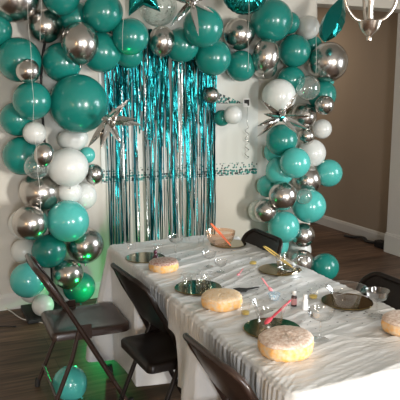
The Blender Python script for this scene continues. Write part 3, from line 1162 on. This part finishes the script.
def foil_pillow(name, outline_fn, rot, loc, mat, label, thick, n=72, rings=10, scale=1.0, crimp=0.0):
    """inflated foil shape: outline radius per angle, pillow profile, crimped rim"""
    bm = bmesh.new()
    sides = []
    for sgn in (1, -1):
        c = bm.verts.new((0, 0, sgn * thick))
        rr = []
        for j in range(1, rings + 1):
            t = j / rings
            ring = []
            for k in range(n):
                a = 2 * PI * k / n
                R = outline_fn(a) * scale
                h = thick * math.sqrt(max(0, 1 - t ** 2.2))
                h *= 1 + crimp * math.sin(a * 26) * t ** 3
                ring.append((R * t * math.cos(a), R * t * math.sin(a), sgn * h))
            rr.append(ring)
        sides.append((c, rr))
    top = [[bm.verts.new(p) for p in ring] for ring in sides[0][1]]
    bot = [[bm.verts.new(p) for p in ring] for ring in sides[1][1][:-1]] + [top[-1]]
    for c, g in ((sides[0][0], top), (sides[1][0], bot)):
        for k in range(n):
            bm.faces.new((c, g[0][k], g[0][(k + 1) % n]))
        for j in range(rings - 1):
            for k in range(n):
                bm.faces.new((g[j][k], g[j][(k + 1) % n], g[j + 1][(k + 1) % n], g[j + 1][k]))
    o = from_bm(name, bm, mat, loc=loc, rot=rot, smooth=True)
    return tag(o, label, 'foil balloon')


def star_out(a, n=5, ri=0.48, rot=0.0):
    u = ((a - rot) / (2 * PI) * n) % 1.0
    t = abs(u - 0.5) * 2           # 1 at points, 0 in valleys
    ang = 2 * PI / n / 2
    # straight edge between valley (ri) and tip (1)
    x0, y0 = ri, 0.0
    x1, y1 = math.cos(ang), math.sin(ang)
    th = t * ang
    d = (x1 - x0) * math.sin(th) - (y1 - y0) * math.cos(th)
    return (x0 * (y0 - y1) - y0 * (x0 - x1)) / (-(x1 - x0) * math.sin(th) + (y1 - y0) * math.cos(th)) * -1 if abs(d) > 1e-6 else 1.0


FACE = (PI / 2, 0, math.radians(-20))
foil_pillow('round_foil_balloon', lambda a: 1.0 + 0.012 * math.sin(a * 26), FACE, (2.192, 4.13, 2.352), M['teal_foil'],
            'round teal foil balloon with a crimped rim cut by the top edge', 0.085, scale=0.172, crimp=0.22)
foil_pillow('star_foil_balloon', lambda a: abs(star_out(a, 5, 0.5)), (PI / 2, math.radians(46), math.radians(-18)), (1.375, 4.06, 2.285), M['teal_foil'],
            'teal star foil balloon cut by the top edge above the teal balloons', 0.055, n=100, scale=0.185)
# pointed leaf shaped foil arm
A_, B_ = Vector((3.10, 4.18, 2.375)), Vector((2.875, 4.08, 2.015))
bm = bmesh.new()
ax = (A_ - B_)
L = ax.length
q = ax.to_track_quat('Z', 'Y')
rings = []
for j, (t, r) in enumerate(((0.0, 0.020), (0.12, 0.070), (0.30, 0.100), (0.48, 0.104), (0.66, 0.082), (0.84, 0.042), (1.0, 0.002))):
    ring = []
    for k in range(10):
        a = 2 * PI * k / 10
        rad = r * (1.0 if k % 2 == 0 else 0.82)
        ring.append(bm.verts.new(q @ Vector((rad * math.cos(a), rad * 0.7 * math.sin(a), t * L))))
    rings.append(ring)
for a, b in zip(rings, rings[1:]):
    for k in range(10):
        bm.faces.new((a[k], a[(k + 1) % 10], b[(k + 1) % 10], b[k]))
bm.faces.new(rings[0][::-1])
bm.faces.new(rings[-1])
o = from_bm('pointed_foil_balloon', bm, M['teal_foil'], loc=B_)
tag(o, 'pointed teal foil balloon rising at the top right in front of the brown opening', 'foil balloon')

# ------------------------------------------------------------------ ribbons from the ceiling
RB = [
    ([(0.602, 3.98, ZC), (0.617, 4.0, 2.174), (0.623, 4.0, 1.906), (0.627, 4.0, 1.6), (0.624, 4.0, 1.381), (0.637, 4.0, 1.124), (0.644, 4.0, 0.849)], 'longest white ribbon, hanging down over the left balloon column'),
    ([(0.705, 3.98, ZC), (0.702, 4.0, 2.179), (0.685, 4.0, 1.926)], 'short white ribbon hanging over the chrome balloon with the orange glint'),
    ([(1.24, 3.98, ZC), (1.235, 4.0, 2.211), (1.215, 4.0, 1.893)], 'white ribbon hanging left in front of the green lit teal balloon'),
    ([(2.16, 3.98, ZC), (2.159, 4.0, 2.266), (2.159, 4.0, 1.764)], 'white ribbon hanging over the chrome balloon under the round foil one'),
    ([(2.735, 3.98, ZC), (2.737, 4.0, 2.279), (2.748, 4.0, 1.758)], 'white ribbon hanging beside the right column next to the pointed foil balloon'),
]
for pts, lab in RB:
    P = arc(pts, 10)
    P = [p + Vector((0.003 * math.sin(p.z * 21), 0, 0)) for p in P]
    bm = bmesh.new()
    add_tube(bm, P, 0.0028, 6, flat=0.35)
    tag(from_bm('ribbon', bm, M['ribbon'], smooth=True), lab, 'ribbon', 'ribbons hanging from the ceiling')
# curled swirl in front of the banner
bm = bmesh.new()
P = [(2.470 + 0.016 * math.cos(t * 1.1), 4.58 + 0.016 * math.sin(t * 1.1), 1.33 - 0.27 * t / 24) for t in [i * 0.25 for i in range(97)]]
P = [(2.470, 4.58, 1.50), (2.470, 4.58, 1.36)] + P
add_tube(bm, P, 0.0035, 6, flat=0.4)
tag(from_bm('hanging_swirl', bm, M['silver_foil'], smooth=True), 'thin curled silver swirl hanging in front of the banner', 'decoration')

# arch stand behind the left column
st = thing('balloon_arch_stand', 'black stand with a thin dark pole behind the left balloon column', 'stand', (0.80, 4.585, 0))
bm = bmesh.new()
add_tube(bm, arc([(0, 0, 0.03), (-0.008, 0, 1.0), (-0.016, 0, 1.75), (0.08, 0, 2.2)], 10), 0.009, 8)
from_bm('pole', bm, M['black'], st, smooth=True)
bm = bmesh.new()
add_box(bm, (-0.24, -0.33, 0), (0.06, 0.03, 0.028), 0.006)
from_bm('base', bm, M['black'], st)

# ------------------------------------------------------------------ chandelier
ch = thing('chandelier', 'brushed nickel chandelier with curved arms hanging over the table', 'chandelier', (1.456, 1.80, 1.79))
bm = bmesh.new()
add_lathe(bm, [(0.004, -0.002), (0.0075, 0.0), (0.009, 0.006), (0.0075, 0.014), (0.012, 0.02), (0.022, 0.028), (0.033, 0.044), (0.038, 0.060), (0.040, 0.066), (0.034, 0.066), (0.018, 0.070), (0.010, 0.075)], 28, cap1=True)
from_bm('cup', bm, M['nickel'], ch, smooth=True, angle=40)
bm = bmesh.new()
add_lathe(bm, [(0.010, 0.07), (0.009, 0.20), (0.014, 0.22), (0.009, 0.24), (0.009, 0.36), (0.02, 0.40), (0.022, 0.44), (0.007, 0.47), (0.006, 0.90), (0.05, 0.93), (0.055, 0.96)], 20, cap1=True)
from_bm('stem', bm, M['nickel'], ch, smooth=True, angle=40)
for k, az in enumerate((-24, 96, 156 + 0)):
    az = math.radians((-24, 156, 66)[k])
    d = Vector((math.cos(az), math.sin(az), 0))
    P = arc([d * 0.022 + Vector((0, 0, 0.064)), d * 0.055 + Vector((0, 0, 0.078)), d * 0.082 + Vector((0, 0, 0.115)), d * 0.100 + Vector((0, 0, 0.17)), d * 0.15 + Vector((0, 0, 0.26)), d * 0.22 + Vector((0, 0, 0.30)), d * 0.26 + Vector((0, 0, 0.30))], 8)
    bm = bmesh.new()
    add_tube(bm, P, 0.0058, 10)
    arm = from_bm('arm', bm, M['nickel'], ch, smooth=True, angle=50)
    bm = bmesh.new()
    e = d * 0.26
    add_lathe(bm, [(0.006, 0.296), (0.03, 0.305), (0.034, 0.312), (0.014, 0.315), (0.013, 0.375)], 18, (e.x, e.y, 0), cap1=True)
    from_bm('socket', bm, M['nickel'], arm, smooth=True, angle=40)
    bm = bmesh.new()
    add_lathe(bm, [(0.010, 0.375), (0.016, 0.39), (0.018, 0.41), (0.012, 0.44), (0.003, 0.462)], 18, (e.x, e.y, 0), cap1=True)
    from_bm('bulb', bm, M['bulb'], arm, smooth=True, angle=40)

# ------------------------------------------------------------------ things on the table
TT = 0.7505


def disc(x, y, label):
    bm = bmesh.new()
    add_lathe(bm, [(0.104, 0.0), (0.106, 0.0015), (0.106, 0.0035), (0.1045, 0.005)], 64, cap0=True, cap1=True)
    o = from_bm('mirror_plate', bm, M['mirror_gold'], loc=(x, y, TT), smooth=True, angle=30)
    return tag(o, label, 'mirror plate', 'round gold mirror plates on the table')


disc(1.549, 3.085, 'round gold mirror plate under the bowl with the coral tongs')
disc(1.544, 2.503, 'round gold mirror plate under the clear box with the gold tongs')
disc(1.060, 2.406, 'round gold mirror plate under the small clear cups, left side of the table')
disc(1.113, 1.850, 'round gold mirror plate under the cup with the pink scoop')
disc(1.551, 1.982, 'round gold mirror plate nearest the right chair under a wide clear bowl')
disc(1.010, 2.985, 'round gold mirror plate half hidden behind the small glazed cake')
ZD = TT + 0.0055


def cake(x, y, r, h, label, top, seedv, rot=0.0, rx=1.0, sag=0.0):
    root = thing('round_cake', label, 'cake', (x, y, TT), rot, 'round cakes on the table')
    rr = random.Random(seedv)
    seg = 48
    ph = [rr.uniform(0, 6) for _ in range(4)]

    def rad(a):
        return 1 + 0.030 * math.sin(2 * a + ph[0]) + 0.016 * math.sin(5 * a + ph[1]) + 0.008 * math.sin(11 * a + ph[2])
    for part, prof in (('sponge', [(0.80, 0.0), (0.92, 0.03), (0.985, 0.25), (1.0, 0.5), (0.985, 0.70), (0.955, 0.80)]),
                       ('topping', [(0.955, 0.76), (0.985, 0.80), (0.95, 0.90), (0.86, 0.99), (0.70, 1.04), (0.50, 1.07), (0.30, 1.08), (0.12, 1.085), (0.02, 1.085)])):
        bm = bmesh.new()
        rings = []
        for (pr_, pz) in prof:
            ring = []
            for k in range(seg):
                a = 2 * PI * k / seg
                q = r * pr_ * rad(a)
                zz = h * pz * (1 + sag * math.cos(a)) + (rr.uniform(-0.0012, 0.0012) if pz > 0.9 else 0)
                q += rr.uniform(-0.0008, 0.0008)
                ring.append(bm.verts.new((q * math.cos(a) * rx, q * math.sin(a), zz)))
            rings.append(ring)
        for a_, b_ in zip(rings, rings[1:]):
            for k in range(seg):
                bm.faces.new((a_[k], a_[(k + 1) % seg], b_[(k + 1) % seg], b_[k]))
        bm.faces.new(rings[0][::-1])
        bm.faces.new(rings[-1])
        from_bm(part, bm, M['sponge'] if part == 'sponge' else top, root, smooth=True)
    return root


cake(1.020, 2.735, 0.073, 0.050, 'small round golden cake with a brown glazed top, farthest on the table', M['glaze'], 1)
cake(1.055, 2.155, 0.087, 0.050, 'round golden cake with pale sugared top, middle of the left table edge', M['pale_crust'], 2)
cake(1.050, 1.655, 0.094, 0.060, 'round golden cake with pale sugared top nearest the camera', M['sugar'], 3, 0.3, 1.0, 0.05)
cake(1.555, 1.640, 0.088, 0.052, 'round golden cake with sugared top cut by the right edge of the photo', M['sugar'], 4)


def vessel(name, x, y, z, prof, mat, label, cat, group=None, seg=32, extra=None, cap0=True):
    bm = bmesh.new()
    add_lathe(bm, prof, seg, cap0=cap0)
    if extra is None:
        o = from_bm(name, bm, mat, loc=(x, y, z), smooth=True, angle=35)
        return tag(o, label, cat, group)
    root = thing(name, label, cat, (x, y, z), 0, group)
    from_bm('body', bm, mat, root, smooth=True, angle=35)
    for (nm, pf, mt) in extra:
        bm = bmesh.new()
        add_lathe(bm, pf, seg, cap0=True, cap1=True)
        from_bm(nm, bm, mt, root, smooth=True, angle=35)
    return root


def rim(r, z, t=0.0012):
    return [(r, z), (r + t, z + t), (r, z + 2 * t), (r - t, z + t)]


vessel('clear_bowl', 1.495, 3.075, ZD, [(0.045, 0.001), (0.060, 0.012), (0.075, 0.035), (0.083, 0.062), (0.086, 0.078), (0.084, 0.078), (0.080, 0.060)], M['amber_plastic'],
       'clear bowl tinted coral holding coral tongs at the far end of the table', 'bowl', 'clear dishes on the mirror plates')
vessel('clear_bowl', 1.515, 1.945, ZD, [(0.050, 0.001), (0.054, 0.008), (0.062, 0.045), (0.078, 0.066), (0.086, 0.074), (0.088, 0.075), (0.084, 0.073)], M['plastic'],
       'wide clear bowl with a flared rim on the plate at the right table edge', 'bowl', 'clear dishes on the mirror plates')
vessel('clear_cup', 1.120, 1.880, ZD, [(0.040, 0.001), (0.043, 0.004), (0.052, 0.045), (0.066, 0.085), (0.067, 0.087), (0.065, 0.085)], M['plastic'],
       'flared clear cup holding the pink scoop', 'cup', 'clear dishes on the mirror plates')

# square clear box with gold tongs
bm = bmesh.new()
s_ = 0.044
lv = []
for (w_, z_) in ((0.036, 0.001), (0.040, 0.004), (0.050, 0.070), (0.0512, 0.071), (0.049, 0.069), (0.039, 0.006)):
    ring = []
    for (sx, sy) in ((1, 1), (-1, 1), (-1, -1), (1, -1)):
        for k in range(4):
            a = {(1, 1): 0, (-1, 1): PI / 2, (-1, -1): PI, (1, -1): 1.5 * PI}[(sx, sy)] + PI / 2 * k / 3
            ring.append(bm.verts.new((sx * (w_ - 0.008) + 0.008 * math.cos(a), sy * (w_ - 0.008) + 0.008 * math.sin(a), z_)))
    lv.append(ring)
for a, b in zip(lv, lv[1:]):
    for k in range(16):
        bm.faces.new((a[k], a[(k + 1) % 16], b[(k + 1) % 16], b[k]))
bm.faces.new(lv[0][::-1])
o = from_bm('clear_square_dish', bm, M['glass'], loc=(1.575, 2.478, ZD), rot=(0, 0, 0.5), smooth=True, angle=30)
tag(o, 'square clear dish holding the gold tongs on a mirror plate', 'dish', 'clear dishes on the mirror plates')


def cup_small(x, y, z, r, h, label, fill=None, flare=1.12):
    ex = None
    if fill:
        ex = [('filling', [(r * 0.9, 0.002), (r * 0.95, h * 0.28), (r * 0.6, h * 0.36)], fill)]
    return vessel('clear_small_cup', x, y, z, [(r * 0.95, 0.001), (r, 0.003), (r * flare, h), (r * flare + 0.001, h + 0.001), (r * flare - 0.001, h)], M['plastic'], label, 'cup', 'small clear cups on the table', 24, ex)


cup_small(1.020, 2.440, ZD, 0.022, 0.050, 'leftmost small clear cup on the left mirror plate')
cup_small(1.075, 2.405, ZD, 0.023, 0.052, 'small clear cup in the middle of the left mirror plate')
cup_small(1.120, 2.450, ZD, 0.024, 0.048, 'rightmost small clear cup on the left mirror plate')
cup_small(1.451, 2.082, TT, 0.019, 0.036, 'small clear cup with yellow filling beside the two little bottles', M['yellow'], 1.0)
cup_small(1.475, 2.652, TT, 0.019, 0.036, 'small clear cup with yellow filling behind the gold tongs', M['yellow'], 1.0)
cup_small(1.095, 2.025, TT, 0.017, 0.040, 'small clear cup with yellow filling right behind the middle left cake', M['yellow'], 1.0)
cup_small(1.386, 3.105, TT, 0.015, 0.040, 'narrow clear cup left of the coral tinted bowl', None, 1.0)
cup_small(1.110, 3.060, TT, 0.024, 0.045, 'small clear cup right behind the little purple bottle')
cup_small(1.000, 3.190, TT, 0.022, 0.045, 'small clear cup nearest the far left table corner')

# stemmed glasses


def coupe(x, y, r, h, bowl_h, label, group='clear stemmed glasses'):
    root = thing('coupe_glass', label, 'glass', (x, y, TT), 0, group)
    bm = bmesh.new()
    zb = h - bowl_h
    add_lathe(bm, [(0.005, zb), (r * 0.45, zb + bowl_h * 0.08), (r * 0.80, zb + bowl_h * 0.30), (r * 0.97, zb + bowl_h * 0.62), (r, h - 0.001), (r + 0.0008, h), (r - 0.0012, h), (r * 0.93, zb + bowl_h * 0.6), (r * 0.76, zb + bowl_h * 0.34), (r * 0.4, zb + bowl_h * 0.14)], 36)
    from_bm('bowl', bm, M['glass'], root, smooth=True, angle=60)
    bm = bmesh.new()
    add_lathe(bm, [(0.005, zb), (0.0038, zb - 0.01), (0.0034, zb * 0.5), (0.0045, 0.008)], 14, cap1=True)
    from_bm('stem', bm, M['glass'], root, smooth=True, angle=60)
    bm = bmesh.new()
    add_lathe(bm, [(r * 0.66, 0.0), (r * 0.68, 0.0015), (r * 0.4, 0.004), (0.005, 0.008)], 32, cap1=True)
    from_bm('foot', bm, M['glass'], root, smooth=True, angle=60)
    return root


coupe(1.553, 1.800, 0.045, 0.105, 0.045, 'clear stemmed coupe at the right table edge before the dark chair')
coupe(1.215, 1.693, 0.046, 0.112, 0.040, 'clear stemmed coupe standing just right of the nearest cake')
coupe(1.144, 2.883, 0.040, 0.130, 0.040, 'tall clear stemmed coupe right of the small glazed cake')
coupe(1.250, 2.700, 0.034, 0.075, 0.036, 'short clear stemmed glass behind the cups on the left mirror plate')
coupe(1.262, 2.590, 0.032, 0.060, 0.034, 'shortest clear stemmed glass right behind the left mirror plate')
coupe(1.700 - 0.08, 2.420, 0.026, 0.080, 0.036, 'slim clear stemmed glass right of the gold tongs')


def tongs(name, a, b, w, mat, label, cat, split=0.010, bowl=False):
    """two long arms joined at one end a -> b"""
    a, b = Vector(a), Vector(b)
    root = thing(name, label, cat, a)
    d = b - a
    side = d.cross(Vector((0, 0, 1))).normalized()
    for s in ((-1, 1) if not bowl else (0,)):
        bm = bmesh.new()
        P = arc([Vector((0, 0, 0)), d * 0.35 + side * s * split, d * 0.75 + side * s * split * 1.2, d + side * s * split * 0.7], 6)
        rs = [w * (0.8 + 0.4 * math.sin(PI * i / (len(P) - 1))) for i in range(len(P))]
        add_tube(bm, P, rs, 8, flat=0.5)
        from_bm('arm' if not bowl else 'handle', bm, mat, root, smooth=True)
    if bowl:
        bm = bmesh.new()
        q = d.to_track_quat('Z', 'Y')
        rings = []
        for (t, r) in ((0.0, 0.5), (0.2, 0.9), (0.5, 1.0), (0.8, 0.8), (1.0, 0.25)):
            ring = []
            for k in range(12):
                aa = PI * k / 11 + PI
                ring.append(bm.verts.new(-(q @ Vector((w * 2.2 * r * math.cos(aa), w * 1.7 * r * math.sin(aa), t * w * 7 - w * 4)))))
            for k in range(12):
                aa = PI - (PI * k / 11) + PI
                ring.append(bm.verts.new(-(q @ Vector((w * 1.9 * r * math.cos(aa), w * 1.35 * r * math.sin(aa), t * w * 6.4 - w * 3.7)))))
            rings.append(ring)
        for r0, r1 in zip(rings, rings[1:]):
            for k in range(24):
                bm.faces.new((r0[k], r0[(k + 1) % 24], r1[(k + 1) % 24], r1[k]))
        bm.faces.new(rings[0][::-1])
        bm.faces.new(rings[-1])
        from_bm('scoop', bm, mat, root, smooth=True)
    return root


tongs('serving_tongs', (1.517, 2.985, ZD + 0.010), (1.440, 3.090, ZD + 0.125), 0.0052, M['orange'], 'coral tongs leaning in the clear bowl at the far end', 'tongs', 0.006)
tongs('serving_tongs', (1.590, 2.455, ZD + 0.012), (1.530, 2.640, ZD + 0.085), 0.0045, M['gold_plastic'], 'gold tongs leaning out of the square clear dish', 'tongs', 0.008)
tongs('serving_scoop', (1.106, 1.872, ZD + 0.016), (1.225, 1.905, ZD + 0.072), 0.0055, M['pink'], 'bright pink scoop leaning in the flared clear cup', 'scoop', 0, True)
tongs('serving_scoop', (1.297, 2.475, TT + 0.012), (1.365, 2.555, TT + 0.014), 0.0038, M['soft_pink'], 'small soft pink scoop lying between the left plate and the gold tongs', 'scoop', 0, True)
tongs('serving_scoop', (1.300, 2.180, TT + 0.026), (1.296, 2.250, TT + 0.060), 0.0042, M['soft_pink'], 'soft pink scoop standing behind the blue and white patterned cup', 'scoop', 0, True)

# little bottles
for (x, y, lm, bmn, lab) in ((1.322, 2.030, 'label_pink', 'dark_bottle', 'tiny dark bottle with a white cap and pink label'), (1.338, 1.975, 'label_white', 'white_plastic', 'tiny bottle with a white cap and white label, right of the pink labelled one')):
    root = thing('small_bottle', lab, 'bottle', (x, y, TT), 0, 'tiny bottles on the table')
    bm = bmesh.new()
    add_lathe(bm, [(0.0115, 0.0), (0.012, 0.002), (0.012, 0.040), (0.010, 0.044), (0.0075, 0.046), (0.0075, 0.052)], 20, cap1=True)
    from_bm('body', bm, M[bmn], root, smooth=True, angle=40)
    bm = bmesh.new()
    add_lathe(bm, [(0.01225, 0.008), (0.01225, 0.034)], 20, cap0=False)
    from_bm('label_band', bm, M[lm], root, smooth=True)
    bm = bmesh.new()
    add_lathe(bm, [(0.0082, 0.047), (0.0085, 0.049), (0.0082, 0.062), (0.007, 0.064)], 20, cap1=True)
    from_bm('cap', bm, M['white_plastic'], root, smooth=True, angle=40)
root = thing('small_bottle', 'tiny dark purple bottle behind the small glazed cake', 'bottle', (1.030, 2.880, TT), 0, 'tiny bottles on the table')
bm = bmesh.new()
add_lathe(bm, [(0.015, 0.0), (0.016, 0.003), (0.0165, 0.026), (0.013, 0.036), (0.007, 0.042), (0.0065, 0.048)], 20, cap1=True)
from_bm('body', bm, M['purple'], root, smooth=True, angle=40)
bm = bmesh.new()
add_lathe(bm, [(0.008, 0.048), (0.010, 0.054), (0.010, 0.062), (0.006, 0.067)], 20, cap1=True)
from_bm('cap', bm, M['purple'], root, smooth=True, angle=40)

# patterned paper cup, black paper cutout
bm = bmesh.new()
prof_n = 36
rings = []
for (r, z) in ((0.017, 0.0), (0.019, 0.008), (0.026, 0.026)):
    rings.append([bm.verts.new(((r + (0.0016 * (k % 2) * (z > 0))) * math.cos(2 * PI * k / prof_n), (r + 0.0016 * (k % 2) * (z > 0)) * math.sin(2 * PI * k / prof_n), z)) for k in range(prof_n)])
for a, b in zip(rings, rings[1:]):
    for k in range(prof_n):
        bm.faces.new((a[k], a[(k + 1) % prof_n], b[(k + 1) % prof_n], b[k]))
bm.faces.new(rings[0][::-1])
bm.faces.new(rings[-1])
tag(from_bm('paper_cup', bm, M['blue_pattern'], loc=(1.290, 2.135, TT)), 'small blue and white patterned paper cup beside the tiny bottles', 'cup')
bm = bmesh.new()
pts = [(-0.045, 0.012), (-0.01, -0.028), (0.012, -0.026), (0.02, 0.002), (0.07, 0.040), (0.066, 0.044), (0.015, 0.018), (-0.02, 0.022)]
lo = [bm.verts.new((x, y, 0)) for x, y in pts]
hi = [bm.verts.new((x, y, 0.004)) for x, y in pts]
bm.faces.new(hi)
bm.faces.new(lo[::-1])
for k in range(len(pts)):
    bm.faces.new((lo[k], lo[(k + 1) % len(pts)], hi[(k + 1) % len(pts)], hi[k]))
tag(from_bm('paper_cutout', bm, M['black'], loc=(1.225, 2.285, TT + 0.004), rot=(0, 0, -0.5)), 'small black paper cutout lying in the middle of the table', 'paper cutout')

# scattered table confetti
rc_ = random.Random(9)
bm = bmesh.new()
for k in range(230):
    x, y = rc_.uniform(1.12, 1.64), rc_.uniform(1.75, 3.2)
    if rc_.random() < 0.3:
        y = rc_.uniform(2.0, 2.6)
    s = rc_.uniform(0.0025, 0.0048)
    a0 = rc_.uniform(0, 3)
    z = TT + 0.0035
    vs = [bm.verts.new((x + s * math.cos(a0 + a) * 1.4, y + s * math.sin(a0 + a), z + rc_.uniform(-0.0006, 0.0006))) for a in (0, 1.57, 3.14, 4.71)]
    bm.faces.new(vs)
tag(from_bm('table_confetti', bm, M['black']), 'dark confetti scattered over the middle of the tablecloth', 'confetti', kind='stuff')

# ------------------------------------------------------------------ things on the floor
bm = bmesh.new()
P = arc([(0.45, 4.61, 0.02), (0.486, 4.56, 0.005), (0.517, 4.439, 0.004), (0.548, 4.359, 0.004), (0.611, 4.29, 0.004), (0.66, 4.235, 0.004), (0.72, 4.18, 0.004)], 8)
add_tube(bm, P, 0.004, 8)
tag(from_bm('power_cord', bm, M['wire_white'], smooth=True), 'white cord running from the baseboard across the wood floor', 'cord')
bm = bmesh.new()
P = arc([(0.05, 4.36, 0.004), (0.25, 4.33, 0.004), (0.42, 4.27, 0.004), (0.478, 4.242, 0.004)], 8)
add_tube(bm, P, [0.003] * (len(P) - 4) + [0.006] * 4, 8)
tag(from_bm('power_cord', bm, M['black'], smooth=True), 'thin black cord lying on the floor at the far left', 'cord')
# dark strap and box by the hall wall
bm = bmesh.new()
P = arc([(4.30, 5.58, 0.012), (4.33, 5.50, 0.014), (4.37, 5.36, 0.03), (4.35, 5.26, 0.014), (4.38, 5.16, 0.016)], 8)
add_tube(bm, P, 0.028, 10, flat=0.45)
tag(from_bm('black_strap', bm, M['black'], smooth=True), 'crumpled black strap lying along the hall baseboard', 'strap')
bm = bmesh.new()
add_box(bm, (4.285, 4.93, 0.0), (4.38, 5.07, 0.075), 0.014)
tag(from_bm('black_box', bm, M['black']), 'small black box on the floor beside the white column base', 'box')
# party light behind the table
pl = thing('party_light', 'small black party light on the floor between table and back wall', 'lamp', (PLX, PLY, 0))
bm = bmesh.new()
add_lathe(bm, [(0.05, 0.0), (0.055, 0.01), (0.055, 0.06), (0.045, 0.075)], 24, cap1=True)
from_bm('base', bm, M['black'], pl, smooth=True, angle=40)
bm = bmesh.new()
bmesh.ops.create_icosphere(bm, subdivisions=3, radius=0.038, matrix=Matrix.Translation((0, 0, 0.10)))
from_bm('lens', bm, M['plastic'], pl, smooth=True)
